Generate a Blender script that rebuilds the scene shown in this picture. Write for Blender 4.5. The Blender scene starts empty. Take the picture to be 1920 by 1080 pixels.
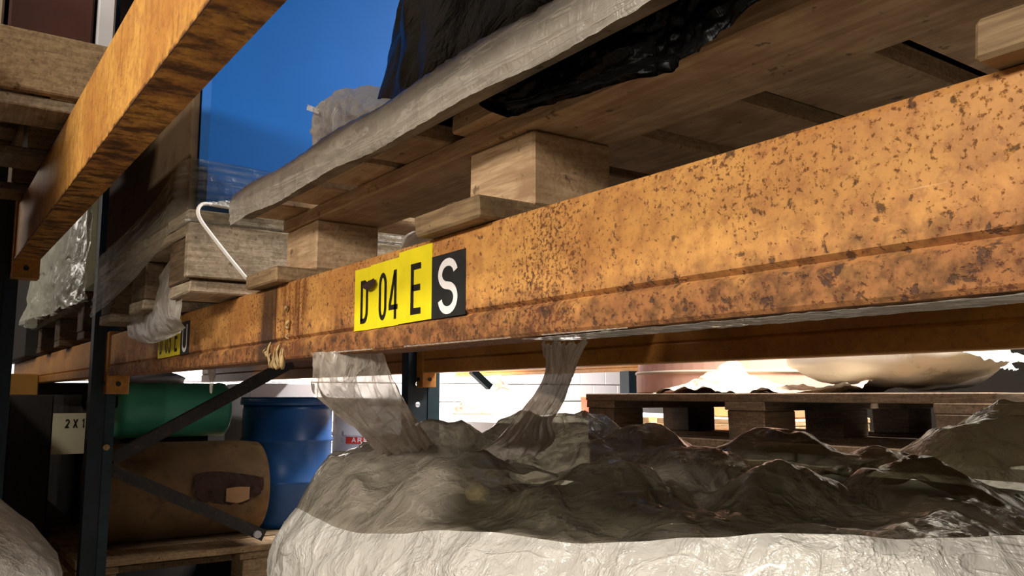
import bpy, bmesh, math, random
from mathutils import Vector, Matrix, noise
random.seed(7)
scene = bpy.context.scene
col = scene.collection

# ------------------------------------------------------------------ camera
F = 1580.0
VPX, VPY = -165.0, 740.0
u1 = Vector((VPX-960, 540-VPY, -F)).normalized()
pitch = math.atan2(VPY-540, F)
upc = Vector((0, math.cos(pitch), -math.sin(pitch)))
Xc = -(u1-upc*u1.dot(upc)); Xc.normalize()
Yc = upc.cross(Xc)
R = Matrix((Xc, Yc, upc))
CAM = Vector((0, 0, 1.6))
cd = bpy.data.cameras.new('camera'); cam = bpy.data.objects.new('camera', cd); col.objects.link(cam)
cd.sensor_width = 36; cd.lens = F*36/1920; cd.clip_start = .02; cd.clip_end = 60
cam.matrix_world = Matrix.Translation(CAM) @ R.to_4x4()
scene.camera = cam

# ------------------------------------------------------------------ world, lights, exposure
w = bpy.data.worlds.new('world'); scene.world = w; w.use_nodes = True
w.node_tree.nodes['Background'].inputs[0].default_value = (1.0, .82, .58, 1)
w.node_tree.nodes['Background'].inputs[1].default_value = .03
def area(name, loc, target, sx, sy, power, color, spread=180):
    l = bpy.data.lights.new(name, 'AREA'); l.shape = 'RECTANGLE'; l.size = sx; l.size_y = sy
    l.energy = power; l.color = color; l.spread = math.radians(spread)
    o = bpy.data.objects.new(name, l); col.objects.link(o); o.location = loc
    o.rotation_euler = (Vector(target)-Vector(loc)).to_track_quat('-Z', 'Y').to_euler()
area('aisle_side_light', (-.25, -1.7, 2.42), (-.75, .45, 1.7), 1.5, .25, 40, (1, .92, .82))
area('aisle_side_light', (1.7, -1.7, 2.42), (-.4, .6, 1.8), 1.5, .25, 26, (1, .92, .82))  # added light for sides facing right and the right part of the beam
area('aisle_side_light', (-4.3, -1.7, 2.6), (-3.2, .4, 2.0), 1.5, .25, 16, (1, .92, .82))  # added fill for the dim upper left
area('bounce_fill', (1.0, -3.6, 5.7), (1.0, -3.6, 0), 2.4, .4, 330, (1, .94, .82))  # added fill; its floor bounce lifts the undersides
area('far_aisle_light', (-3.3, 2.9, 3.2), (-3.3, 2.85, 0), 1.4, .3, 190, (1, .95, .92), 115)
area('far_aisle_light', (-6.0, 2.9, 3.2), (-7.8, 2.9, 1.4), 1.4, .3, 380, (1, .95, .93), 120)
area('far_aisle_light', (-6.3, 4.9, 3.2), (-8.0, 5.6, 1.5), 1.4, .3, 80, (1, .95, .93), 120)  # extra light added to brighten the block wall
area('far_aisle_light', (-.9, 2.1, 3.2), (-1.1, 2.0, 0), 1.4, .3, 120, (1, .96, .92), 125)
scene.view_settings.view_transform = 'Standard'
scene.view_settings.look = 'None'
scene.view_settings.exposure = 0.18
scene.view_settings.gamma = 1.0
scene.view_settings.use_curve_mapping = False

# ------------------------------------------------------------------ helpers
def ray(px, py): return R.transposed() @ Vector((px-960, 540-py, -F)) if False else Vector((Xc.dot(v), Yc.dot(v), upc.dot(v))) if (v := Vector((px-960, 540-py, -F))) else None
def P(px, py, y=None, z=None, x=None, d=None):
    """the world point seen at a pixel of the photograph, on a plane at a known place"""
    r = ray(px, py)
    if y is not None: t = y/r.y
    elif z is not None: t = (z-1.6)/r.z
    elif x is not None: t = x/r.x
    else: t = d/F
    return CAM+r*t
def project(p):
    q = Vector(p)-CAM
    c = Xc*q.x+Yc*q.y+upc*q.z
    return 960+F*c.x/-c.z, 540-F*c.y/-c.z

def tag(o, label=None, cat=None, group=None, kind=None):
    if label: o['label'] = label
    if cat: o['category'] = cat
    if group: o['group'] = group
    if kind: o['kind'] = kind
    return o
def thing(name, loc, label, cat, group=None):
    o = bpy.data.objects.new(name, None); col.objects.link(o); o.location = loc
    o.empty_display_size = .05
    return tag(o, label, cat, group)
def world_loc(o):
    v = Vector((0, 0, 0))
    while o: v = v+Vector(o.location); o = o.parent
    return v

class MB:
    """collects faces in world coordinates; build() links them as one mesh object"""
    def __init__(s): s.v = []; s.f = []
    def add(s, vs, fs):
        n = len(s.v); s.v += [Vector(v) for v in vs]; s.f += [tuple(i+n for i in f) for f in fs]
    def box(s, x0, x1, y0, y1, z0, z1, j=0):
        vs = [(x, y, z) for x in (x0, x1) for y in (y0, y1) for z in (z0, z1)]
        if j: vs = [tuple(c+random.uniform(-j, j) for c in v) for v in vs]
        s.add(vs, [(0, 1, 3, 2), (4, 6, 7, 5), (0, 4, 5, 1), (2, 3, 7, 6), (0, 2, 6, 4), (1, 5, 7, 3)])
    def tube(s, a, b, r, n=10, r2=None, cap=True):
        a = Vector(a); b = Vector(b); r2 = r if r2 is None else r2
        d = (b-a).normalized(); u = d.orthogonal().normalized(); w = d.cross(u)
        vs = []
        for p, rr in ((a, r), (b, r2)):
            for i in range(n):
                t = 2*math.pi*i/n; vs.append(p+u*rr*math.cos(t)+w*rr*math.sin(t))
        fs = [(i, (i+1) % n, n+(i+1) % n, n+i) for i in range(n)]
        if cap: fs += [tuple(range(n-1, -1, -1)), tuple(range(n, 2*n))]
        s.add(vs, fs)
    def path(s, pts, r, n=8):
        pts = [Vector(p) for p in pts]; vs = []; u = None
        for i, p in enumerate(pts):
            d = (pts[min(i+1, len(pts)-1)]-pts[max(i-1, 0)]).normalized()
            u = d.orthogonal().normalized() if u is None else (u-d*u.dot(d)).normalized()
            w_ = d.cross(u); rr = r(i/(len(pts)-1)) if callable(r) else r
            vs += [p+u*rr*math.cos(2*math.pi*k/n)+w_*rr*math.sin(2*math.pi*k/n) for k in range(n)]
        fs = [(i*n+k, i*n+(k+1) % n, (i+1)*n+(k+1) % n, (i+1)*n+k) for i in range(len(pts)-1) for k in range(n)]
        m = len(pts)*n
        fs += [tuple(range(n-1, -1, -1)), tuple(range(m-n, m))]
        s.add(vs, fs)
    def beam(s, a, b, wd, ht, side=None):
        """a rectangular bar from a to b"""
        a = Vector(a); b = Vector(b); d = (b-a).normalized()
        sd = Vector(side).normalized() if side else d.cross(Vector((0, 0, 1))).normalized()
        sd = (sd-d*sd.dot(d)).normalized(); up = d.cross(sd)
        vs = [p+sd*i*wd/2+up*j*ht/2 for p in (a, b) for i, j in ((-1, -1), (1, -1), (1, 1), (-1, 1))]
        s.add(vs, [(0, 1, 2, 3), (7, 6, 5, 4), (0, 4, 5, 1), (1, 5, 6, 2), (2, 6, 7, 3), (3, 7, 4, 0)])
    def prism(s, prof, x0, x1, n=1):
        """extrude a closed (y,z) profile along x"""
        m = len(prof); vs = []
        for i in range(n+1):
            x = x0+(x1-x0)*i/n; vs += [(x, y, z) for y, z in prof]
        fs = [(i*m+k, i*m+(k+1) % m, (i+1)*m+(k+1) % m, (i+1)*m+k) for i in range(n) for k in range(m)]
        fs += [tuple(range(m-1, -1, -1)), tuple(range(n*m, n*m+m))]
        s.add(vs, fs)
    def lathe(s, c, prof, n=40, axis='z', rot=None):
        c = Vector(c); m = len(prof); vs = []
        for i in range(n):
            t = 2*math.pi*i/n
            for r, h in prof:
                p = Vector((r*math.cos(t), r*math.sin(t), h))
                if rot: p = rot @ p
                vs.append(c+p)
        fs = [(i*m+k, ((i+1) % n)*m+k, ((i+1) % n)*m+k+1, i*m+k+1) for i in range(n) for k in range(m-1)]
        s.add(vs, fs)
        if prof[0][0] > 1e-6: s.f.append(tuple(len(s.v)-n*m+i*m for i in range(n-1, -1, -1)))
        if prof[-1][0] > 1e-6: s.f.append(tuple(len(s.v)-n*m+i*m+m-1 for i in range(n)))
    def grid(s, fn, nu, nv, closed_u=False):
        cu = nu if closed_u else nu+1
        vs = [fn(i/nu, j/nv) for i in range(cu) for j in range(nv+1)]
        fs = [(i*(nv+1)+j, ((i+1) % cu)*(nv+1)+j, ((i+1) % cu)*(nv+1)+j+1, i*(nv+1)+j+1) for i in range(nu) for j in range(nv)]
        s.add(vs, fs)
    def build(s, name, mat, parent=None, smooth=False, bevel=0, fix=True, origin=None):
        o0 = world_loc(parent) if parent else (Vector(origin) if origin is not None else Vector((0, 0, 0)))
        me = bpy.data.meshes.new(name)
        me.from_pydata([v-o0 for v in s.v], [], s.f)
        if fix or bevel:
            bm = bmesh.new(); bm.from_mesh(me)
            if fix: bmesh.ops.recalc_face_normals(bm, faces=bm.faces)
            if bevel: bmesh.ops.bevel(bm, geom=list(bm.edges), offset=bevel, segments=1, affect='EDGES', profile=.5)
            bm.to_mesh(me); bm.free()
        if smooth:
            for p in me.polygons: p.use_smooth = True
        me.materials.append(M[mat] if isinstance(mat, str) else mat)
        o = bpy.data.objects.new(name, me); col.objects.link(o)
        if parent: o.parent = parent
        elif origin is not None: o.location = origin
        return o

# ------------------------------------------------------------------ materials
M = {}
def lin(h):
    c = [int(h[i:i+2], 16)/255 for i in (0, 2, 4)]
    return tuple(x/12.92 if x <= .04045 else ((x+.055)/1.055)**2.4 for x in c)+(1,)
class NT:
    def __init__(s, name):
        s.m = bpy.data.materials.new(name); s.m.use_nodes = True; s.t = s.m.node_tree; M[name] = s.m
        s.t.nodes.clear(); s.out = s.n('ShaderNodeOutputMaterial')
        s.tc = s.n('ShaderNodeTexCoord'); s.oi = s.n('ShaderNodeObjectInfo')
    def n(s, k, **kw):
        x = s.t.nodes.new(k)
        for a, b in kw.items():
            if hasattr(x, a): setattr(x, a, b)
        return x
    def l(s, a, b): s.t.links.new(a, b)
    def mapping(s, scale=(1, 1, 1), rnd=False, src='Object'):
        mp = s.n('ShaderNodeMapping'); mp.inputs['Scale'].default_value = scale
        s.l(s.tc.outputs[src], mp.inputs[0])
        if rnd:
            m = s.n('ShaderNodeMath'); m.operation = 'MULTIPLY'; m.inputs[1].default_value = 37.0
            s.l(s.oi.outputs['Random'], m.inputs[0]); s.l(m.outputs[0], mp.inputs['Location'])
        return mp.outputs[0]
    def noise(s, vec, scale, detail=4, rough=.55, dist=0):
        x = s.n('ShaderNodeTexNoise'); x.inputs['Scale'].default_value = scale; x.inputs['Detail'].default_value = detail
        x.inputs['Roughness'].default_value = rough; x.inputs['Distortion'].default_value = dist
        s.l(vec, x.inputs['Vector']); return x.outputs['Fac']
    def ramp(s, v, a, b, smooth=True):
        x = s.n('ShaderNodeMapRange'); x.interpolation_type = 'SMOOTHSTEP' if smooth else 'LINEAR'
        x.inputs['From Min'].default_value = a; x.inputs['From Max'].default_value = b
        s.l(v, x.inputs['Value']); return x.outputs[0]
    def math(s, op, a, b=None):
        x = s.n('ShaderNodeMath'); x.operation = op
        for i, q in enumerate((a, b)):
            if q is None: continue
            if isinstance(q, (int, float)): x.inputs[i].default_value = q
            else: s.l(q, x.inputs[i])
        return x.outputs[0]
    def mix(s, f, a, b):
        x = s.n('ShaderNodeMix'); x.data_type = 'RGBA'
        for i, q in ((0, f), (6, a), (7, b)):
            if isinstance(q, (int, float, tuple)): x.inputs[i].default_value = q
            else: s.l(q, x.inputs[i])
        return x.outputs[2]
    def bump(s, h, strength=.3, dist=.002):
        x = s.n('ShaderNodeBump'); x.inputs['Strength'].default_value = strength; x.inputs['Distance'].default_value = dist
        s.l(h, x.inputs['Height']); return x.outputs[0]
    def bsdf(s, color, rough=.6, normal=None, metal=0, spec=.5, alpha=None):
        b = s.n('ShaderNodeBsdfPrincipled')
        if isinstance(color, tuple): b.inputs['Base Color'].default_value = color
        else: s.l(color, b.inputs['Base Color'])
        if isinstance(rough, (int, float)): b.inputs['Roughness'].default_value = rough
        else: s.l(rough, b.inputs['Roughness'])
        b.inputs['Metallic'].default_value = metal; b.inputs['Specular IOR Level'].default_value = spec
        if normal is not None: s.l(normal, b.inputs['Normal'])
        return b
    def end(s, b): s.l(b.outputs[0], s.out.inputs[0]); return s.m

def mat_wood(name, light, dark, stain, rough=.75, bumpS=.5):
    t = NT(name)
    va = t.mapping((1, 1, 1), True)
    g = t.noise(t.mapping((6, 6, 60), True), 3, 6, .6, .6)     # rough-sawn grain
    g2 = t.noise(t.mapping((3, 40, 40), True), 3, 5, .6, .8)
    gg = t.math('ADD', t.math('MULTIPLY', g, .5), t.math('MULTIPLY', g2, .5))
    c = t.mix(t.ramp(gg, .36, .66), lin(dark), lin(light))
    bl = t.noise(va, 7, 5, .6)
    c = t.mix(t.math('MULTIPLY', t.ramp(bl, .5, .72), .75), c, lin(stain))
    sp = t.noise(va, 60, 3, .6)
    c = t.mix(t.math('MULTIPLY', t.ramp(sp, .64, .72), .6), c, lin('2a1c12'))
    v = t.n('ShaderNodeHueSaturation'); t.l(c, v.inputs['Color'])
    t.l(t.math('ADD', t.math('MULTIPLY', t.oi.outputs['Random'], .4), .8), v.inputs['Value'])
    t.end(t.bsdf(v.outputs[0], rough, t.bump(gg, bumpS, .003), spec=.25))
mat_wood('wood', 'a48a66', '786046', '5f4d36')
mat_wood('wood_pale', 'c9ab86', 'a08160', '8a6c4e')
mat_wood('wood_dark', '66523c', '443627', '2f261b')
mat_wood('wood_bright', 'e3c79c', 'c09c70', 'b08a60')
mat_wood('wood_grey', 'a0907a', '716350', '4d4234')

def mat_beam(name, base='d08a30', base2='b9722a', rustband=(.062, .0), speck=.60, dirt=1.0):
    t = NT(name)
    v = t.mapping()
    sep = t.n('ShaderNodeSeparateXYZ'); t.l(t.tc.outputs['Object'], sep.inputs[0]); z = sep.outputs['Z']; x = sep.outputs['X']
    big = t.noise(v, 7, 4, .55)
    c = t.mix(t.ramp(big, .35, .68), lin(base), lin(base2))
    fine = t.noise(v, 45, 5, .65)
    c = t.mix(t.math('MULTIPLY', t.ramp(fine, .42, .66), .5), c, lin('96603a'))
    c = t.mix(t.math('MULTIPLY', t.ramp(t.noise(v, 110, 5, .7), .5, .66), .45), c, lin('85502f'))
    # lower rust band, ragged
    rb = t.math('ADD', t.ramp(z, rustband[0], rustband[1], False), t.math('MULTIPLY', t.math('SUBTRACT', t.noise(v, 14, 6, .65), .5), 1.7))
    rbm = t.math('MULTIPLY', t.ramp(rb, .12, .75), dirt)
    rustc = t.mix(t.ramp(t.noise(v, 60, 4, .7), .36, .62), lin('432618'), lin('8c5a34'))
    c = t.mix(t.math('MULTIPLY', rbm, .85), c, rustc)
    # specks: fine and coarse
    mod = t.noise(v, 9, 3, .5)
    th = t.math('ADD', t.noise(v, 230, 4, .65), t.math('MULTIPLY', t.math('SUBTRACT', mod, .5), .35))
    m1 = t.ramp(th, speck-.02, speck+.10)
    c = t.mix(t.math('MULTIPLY', m1, .85), c, lin('5a2e1c'))
    th2 = t.math('ADD', t.noise(v, 80, 5, .60, .3), t.math('MULTIPLY', rbm, .035))
    m2 = t.ramp(th2, speck+.055, speck+.125)
    c = t.mix(t.math('MULTIPLY', m2, .8), c, lin('3a2820'))
    # pale scuffs running along the beam
    sc = t.noise(t.mapping((3, 1, 130)), 2, 4, .6)
    scm = t.math('MULTIPLY', t.ramp(sc, .66, .74), t.ramp(t.noise(v, 5, 2, .5), .5, .62))
    c = t.mix(t.math('MULTIPLY', scm, .55), c, lin('e9c796'))
    h = t.math('SUBTRACT', t.math('MULTIPLY', fine, .5), t.math('ADD', m2, t.math('MULTIPLY', m1, .6)))
    rg = t.math('ADD', t.math('MULTIPLY', t.math('MAXIMUM', m2, rbm), .3), .48)
    return t, c, h, rg, v, x, z
t, c, h, rg, v, x, z = mat_beam('rusty_orange', base='d29a54', base2='bb8044', speck=.56, rustband=(.08, -.005))
# dried spill that ran down the beam where it was dripped on (a stain with its own place and shape)
sx = t.math('ADD', x, t.math('MULTIPLY', t.math('SUBTRACT', t.noise(t.mapping((1, 1, .35)), 40, 4, .6), .5), .06))
d1 = t.math('SUBTRACT', 1.0, t.ramp(t.math('ABSOLUTE', t.math('SUBTRACT', sx, 1.345)), .02, .05))
d2 = t.math('SUBTRACT', 1.0, t.ramp(t.math('ABSOLUTE', t.math('SUBTRACT', sx, 1.43)), .05, .10))
run = t.noise(t.mapping((1, 1, .06)), 75, 3, .6)
c = t.mix(t.math('MULTIPLY', d2, t.ramp(run, .42, .62)), c, lin('6b3d22'))
c = t.mix(t.math('MULTIPLY', d1, .85), c, lin('3b2a20'))
t.end(t.bsdf(c, rg, t.bump(h, .55, .002), spec=.35))
t, c, h, rg, v, x, z = mat_beam('orange_worn', base='cf9a4a', base2='b47a38', rustband=(.02, -.04), speck=.62)
wr = t.noise(t.mapping((9, 9, 1.6)), 9, 5, .6)
c = t.mix(t.math('MULTIPLY', t.ramp(wr, .5, .68), .5), c, lin('7a4a22'))
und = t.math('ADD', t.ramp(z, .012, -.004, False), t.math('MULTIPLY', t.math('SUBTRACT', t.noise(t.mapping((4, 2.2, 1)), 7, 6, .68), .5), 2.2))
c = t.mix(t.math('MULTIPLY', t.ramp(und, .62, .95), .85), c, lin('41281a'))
t.end(t.bsdf(c, .55, t.bump(h, .4, .002), spec=.3))
t, c, h, rg, v, x, z = mat_beam('orange_clean', base='c08434', base2='ad742e', rustband=(-.02, -.06), speck=.72, dirt=.2)
t.end(t.bsdf(c, .5, t.bump(h, .2, .001), spec=.4))

def simple(name, color, rough=.6, var=.25, scale=9, bump=.15, spec=.4, dirt=None, dirtlo=.52, dirthi=.7, bscale=None):
    t = NT(name); v = t.mapping((1, 1, 1), True)
    n = t.noise(v, scale, 5, .6)
    cl = lin(color); dk = tuple(q*(1-var) for q in cl[:3])+(1,)
    c = t.mix(t.ramp(n, .3, .7), dk, cl)
    if dirt: c = t.mix(t.math('MULTIPLY', t.ramp(t.noise(v, scale*2.3, 6, .65), dirtlo, dirthi), .8), c, lin(dirt))
    t.end(t.bsdf(c, rough, t.bump(t.noise(v, bscale or scale*6, 4, .6), bump, .002), spec=spec))
simple('post_teal', '1b343c', .5, .35, 20, .1)
simple('post_dark', '1d2c33', .5, .3, 20, .1)
simple('brace_steel', '2b2724', .55, .4, 30, .25, dirt='5a3a22')
simple('label_yellow', 'ecd91f', .5, .12, 30, .05, dirt='b9a024', dirtlo=.6, dirthi=.75)
simple('label_black', '26292a', .45, .3, 40, .05)
simple('print_black', '1b1a16', .5, .2, 60, .05)
simple('print_white', 'ebe6e4', .5, .08, 60, .05)
simple('print_grey', '8f8c88', .6, .1, 60, .05)
simple('print_red', 'dc3a2c', .5, .1, 30, .05)
simple('foam_cream', 'b89a68', .55, .4, 60, .5, dirt='7c5a34')
simple('plastic_blue', '0a58a6', .6, .12, 3, .03, spec=.2, dirt='1a4f80', dirtlo=.62, dirthi=.75)
simple('drum_blue', '1d5494', .35, .3, 6, .05)
simple('drum_green', '58c4a0', .4, .2, 5, .05)
simple('drum_white', 'd5d8dc', .5, .15, 8, .1, dirt='5e584a', dirtlo=.56, dirthi=.66)
simple('roll_paper', '6f5534', .8, .35, 9, .2, dirt='4a3822')
simple('cardboard', '9a744e', .8, .2, 10, .1)
simple('cardboard_pink', 'd2a490', .75, .12, 8, .05)
simple('cardboard_tan', 'cfa27a', .8, .12, 8, .05)
simple('card_brown', '57432c', .8, .35, 6, .15, dirt='33261a')
simple('torn_dark', '3a2419', .9, .4, 14, .3)
simple('carton_white', 'c9c6c8', .6, .08, 6, .04)
simple('carton_red', '4a2418', .7, .3, 8, .1)
simple('paper_cream', 'bfae98', .75, .15, 10, .15)
simple('paper_note', 'd8cfae', .7, .1, 10, .05)
simple('sack_white', 'efead8', .6, .10, 8, .2, dirt='a89e7a', dirtlo=.56, dirthi=.75)
simple('white_wrap', 'eceae8', .45, .06, 6, .3, bscale=24)
simple('box_red', 'e0532f', .5, .15, 8, .05)
simple('panel_orange', 'b8863c', .6, .2, 6, .05)
simple('bag_white', 'd6d2ca', .55, .15, 8, .3, bscale=30)
simple('content_dark', '2c281c', .8, .5, 6, .5, dirt='211f18', bscale=14)
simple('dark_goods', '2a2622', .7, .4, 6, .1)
simple('strap_white', 'e9e4dc', .45, .08, 30, .05)
simple('concrete', '8b857b', .8, .25, 3, .2)
simple('ceiling_paint', '4a463f', .8, .1, 3, .1)
simple('block_white', 'e6e0de', .75, .06, 5, .2, bscale=60)
simple('mortar', 'b9b2ae', .85, .1, 20, .2)

def mat_film(name, color, opacity, streak=.35, rough=.22, tint=(.86, .84, .78, 1), sc=(7, 7, 7), bumpS=.6, bsc=16, trans=.25, dusty=None):
    t = NT(name); v = t.mapping(sc, True)
    n = t.noise(v, 1.0, 6, .62, 1.0)
    crease = t.math('ABSOLUTE', t.math('SUBTRACT', t.noise(v, 1.7, 5, .6, .8), .5))
    cr = t.math('SUBTRACT', 1.0, t.ramp(crease, 0, .05))
    lw = t.n('ShaderNodeLayerWeight'); lw.inputs['Blend'].default_value = .35
    f = t.math('ADD', opacity, t.math('MULTIPLY', t.math('SUBTRACT', n, .5), streak*2))
    f = t.math('ADD', f, t.math('MULTIPLY', cr, streak*.5))
    cc = lin(color)
    if dusty:      # painted-on attribute: where dust lies thick on the film
        at = t.n('ShaderNodeAttribute'); at.attribute_name = 'dust'; at.attribute_type = 'GEOMETRY'
        f = t.math('ADD', f, t.math('MULTIPLY', at.outputs['Fac'], .34)); cc = t.mix(at.outputs['Fac'], cc, lin(dusty))
    f = t.math('ADD', f, t.math('MULTIPLY', lw.outputs['Facing'], .3))
    x = t.n('ShaderNodeClamp'); t.l(f, x.inputs[0]); x.inputs['Max'].default_value = .96; x.inputs['Min'].default_value = .04
    tr = t.n('ShaderNodeBsdfTransparent'); tr.inputs[0].default_value = tint
    hb = t.math('ADD', t.math('ADD', t.noise(v, bsc/7, 5, .62, .6), t.math('MULTIPLY', t.math('ABSOLUTE', t.math('SUBTRACT', t.noise(t.mapping((22, 22, 7), True), 1.6, 4, .6, 1.2), .5)), 1.6)), t.math('MULTIPLY', cr, .3))
    # angular crinkles: facets of a distorted cell pattern
    nv = t.n('ShaderNodeTexNoise'); nv.inputs['Scale'].default_value = 9; nv.inputs['Detail'].default_value = 3; t.l(t.tc.outputs['Object'], nv.inputs['Vector'])
    vm = t.n('ShaderNodeVectorMath'); vm.operation = 'MULTIPLY_ADD'; vm.inputs[1].default_value = (.09, .09, .09)
    t.l(nv.outputs['Color'], vm.inputs[0]); t.l(t.tc.outputs['Object'], vm.inputs[2])
    vo = t.n('ShaderNodeTexVoronoi'); vo.inputs['Scale'].default_value = 15; t.l(vm.outputs[0], vo.inputs['Vector'])
    vo2 = t.n('ShaderNodeTexVoronoi'); vo2.inputs['Scale'].default_value = 38; t.l(vm.outputs[0], vo2.inputs['Vector'])
    hb = t.math('ADD', t.math('MULTIPLY', hb, .45), t.math('ADD', t.math('MULTIPLY', vo.outputs['Distance'], 1.3), t.math('MULTIPLY', vo2.outputs['Distance'], .35)))
    b = t.bsdf(cc, rough, t.bump(hb, bumpS, .012), spec=1.0)
    b.inputs['Coat Weight'].default_value = .5; b.inputs['Coat Roughness'].default_value = .12
    tl = t.n('ShaderNodeBsdfTranslucent'); tl.inputs[0].default_value = lin(color)
    m2 = t.n('ShaderNodeMixShader'); m2.inputs[0].default_value = trans; t.l(b.outputs[0], m2.inputs[1]); t.l(tl.outputs[0], m2.inputs[2]); b = m2
    ms = t.n('ShaderNodeMixShader'); t.l(x.outputs[0], ms.inputs[0]); t.l(tr.outputs[0], ms.inputs[1]); t.l(b.outputs[0], ms.inputs[2])
    t.end(ms)
mat_film('film_grey', 'cbbfb2', .80, .25, .22, trans=.4)
mat_film('film_clear', 'cfc8bc', .58, .3, .25)
mat_film('film_white', 'e4e0d8', .74, .5, .13, sc=(5, 5, 9), bumpS=.9)
mat_film('film_dusty', 'a39a8d', .80, .2, .45)
mat_film('film_dark', '57513f', .36, .40, .12, tint=(.62, .60, .50, 1), dusty='b3a999')
mat_film('film_shoulder', '8f8676', .80, .25, .28, tint=(.6, .58, .5, 1))
mat_film('film_green', 'c4c5b0', .88, .2, .35)
mat_film('film_stretch', '8d8676', .20, .30, .25, sc=(1.2, 1.2, 26))
mat_film('film_rail', 'beb6a8', .62, .7, .35, sc=(2, 26, 26))
t = NT('film_black'); v = t.mapping((1, 1, 1), True)
hb = t.noise(v, 9, 5, .62, 1.2)
t.end(t.bsdf(lin('060707'), .33, t.bump(hb, .3, .02), spec=.14))

# ------------------------------------------------------------------ shapes shared by many things
def fbm(p, f, o=4):
    a = 1; s_ = 0
    for i in range(o):
        s_ += a*noise.noise(Vector(p)*f); f *= 2.03; a *= .5
    return s_
def ridge(p, f, o=4):
    a = 1; s_ = 0
    for i in range(o):
        s_ += a*(1-2*abs(noise.noise(Vector(p)*f))); f *= 2.1; a *= .5
    return s_
def cr_(p0, p1, p2, p3, t):
    return .5*((2*p1)+(p2-p0)*t+(2*p0-5*p1+4*p2-p3)*t*t+(3*p1-p0-3*p2+p3)*t*t*t)
def spline(pts, u):
    n = len(pts)-1; s_ = min(max(u, 0), 1)*n; i = min(int(s_), n-1); t_ = s_-i
    g = lambda k: pts[min(max(k, 0), n)]
    return cr_(g(i-1), g(i), g(i+1), g(i+2), t_)
def sheet(rows, nu, nv, amp=.008, freq=9, aniso=(1, 1), seed=0, edge=0.0, ragged=0):
    """a crumpled sheet through a grid of points (rows x columns)"""
    rows = [[Vector(p) for p in r] for r in rows]
    rag = {}
    def base(u, v): return spline([spline(r, v) for r in rows], u)
    def fn(u, v):
        uu = u
        if ragged: uu = u*(1+ragged*noise.noise(Vector((v*9, seed, 3)))+ragged*.5*noise.noise(Vector((v*31, seed, 7)))) if u > .6 else u
        p = base(uu, v); e = .01
        n = (base(min(uu+e, 1), v)-base(max(uu-e, 0), v)).cross(base(uu, min(v+e, 1))-base(uu, max(v-e, 0)))
        if n.length > 1e-9: n.normalize()
        q = Vector((u*aniso[0], v*aniso[1], seed))
        k = amp*(ridge(q, freq*.25, 4)*.8+fbm(q+Vector((5, 5, 0)), freq*.6, 3)*.5)
        return p+n*k
    m = MB(); m.grid(fn, nu, nv); return m
board_cache = {}
def board(name, parent, lx, ly, lz, loc, mat, rz=0, jit=.0015):
    """a sawn board, block or block-like piece: alike ones share a mesh"""
    key = (round(lx, 3), round(ly, 3), round(lz, 3), mat, name)
    me = board_cache.get(key)
    if me is None:
        bm = bmesh.new(); bmesh.ops.create_cube(bm, size=1)
        for v_ in bm.verts:
            v_.co = Vector((v_.co.x*lx, v_.co.y*ly, v_.co.z*lz))+Vector([random.uniform(-jit, jit) for _ in range(3)])
        bmesh.ops.bevel(bm, geom=list(bm.edges), offset=min(.0025, lz*.12), segments=1, affect='EDGES')
        me = bpy.data.meshes.new(name); bm.to_mesh(me); bm.free(); me.materials.append(M[mat]); board_cache[key] = me
    o = bpy.data.objects.new(name, me); col.objects.link(o); o.parent = parent; o.location = loc; o.rotation_euler = (0, 0, rz)
    return o
def pallet(name, label, loc, rz, W, L, ndeck, gap, mat='wood', ov=0.0, bw=.12, group=None, stringer_pos=None, cols=None, h=(.022, .078, .022, .022), mats=None, short=None):
    """W: length of the cross stringers (local x); L: length of deck and bottom boards (local y). base at z=0"""
    T = thing(name, loc, label, 'pallet', group); T.rotation_euler = (0, 0, rz)
    hb, hk, hs, hd = h
    wd = (W-gap*(ndeck-1))/ndeck
    mm = lambda k: (mats or {}).get(k, mat)
    for i in range(ndeck):
        cxb = -W/2+wd/2+i*(wd+gap); cut = short[1] if short and cxb > short[0] else 0   # boards broken off short at the front
        board('deck_board', T, wd+random.choice((-.003, 0, .003)), L-cut, hd, (cxb, cut/2+random.uniform(-.004, .004), hb+hk+hs+hd/2), mm('deck'), random.uniform(-.004, .004))
    sp = stringer_pos or (-L/2+ov+bw/2, 0, L/2-ov-bw/2)
    for y in sp:
        board('stringer_board', T, W-.002, bw, hs, (0, y, hb+hk+hs/2), mm('stringer'))
    cs = cols or ((-W/2+.065, .13), (0, .13), (W/2-.065, .13))
    for cx, cw in cs:
        for y in sp:
            board('block', T, cw-.006, bw-.012, hk, (cx+random.uniform(-.004, .004), y+random.uniform(-.004, .004), hb+hk/2), mm('block'), random.uniform(-.02, .02))
        board('bottom_board', T, cw, L-.01, hb, (cx, 0, hb/2), mm('bottom'))
    return T

def boxthing(name, label, cat, mat, x0, x1, y0, y1, z0, z1, bevel=.004, tape=None, group=None):
    T = thing(name, ((x0+x1)/2, (y0+y1)/2, z0), label, cat, group)
    m = MB(); m.box(x0, x1, y0, y1, z0, z1, .002); m.build('body', mat, T, bevel=bevel)
    if tape: m = MB(); m.box((x0+x1)/2-.03, (x0+x1)/2+.03, y0-.003, y0+.02, z0+.01, z1-.01); m.build('tape', tape, T)
    return T

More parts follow.
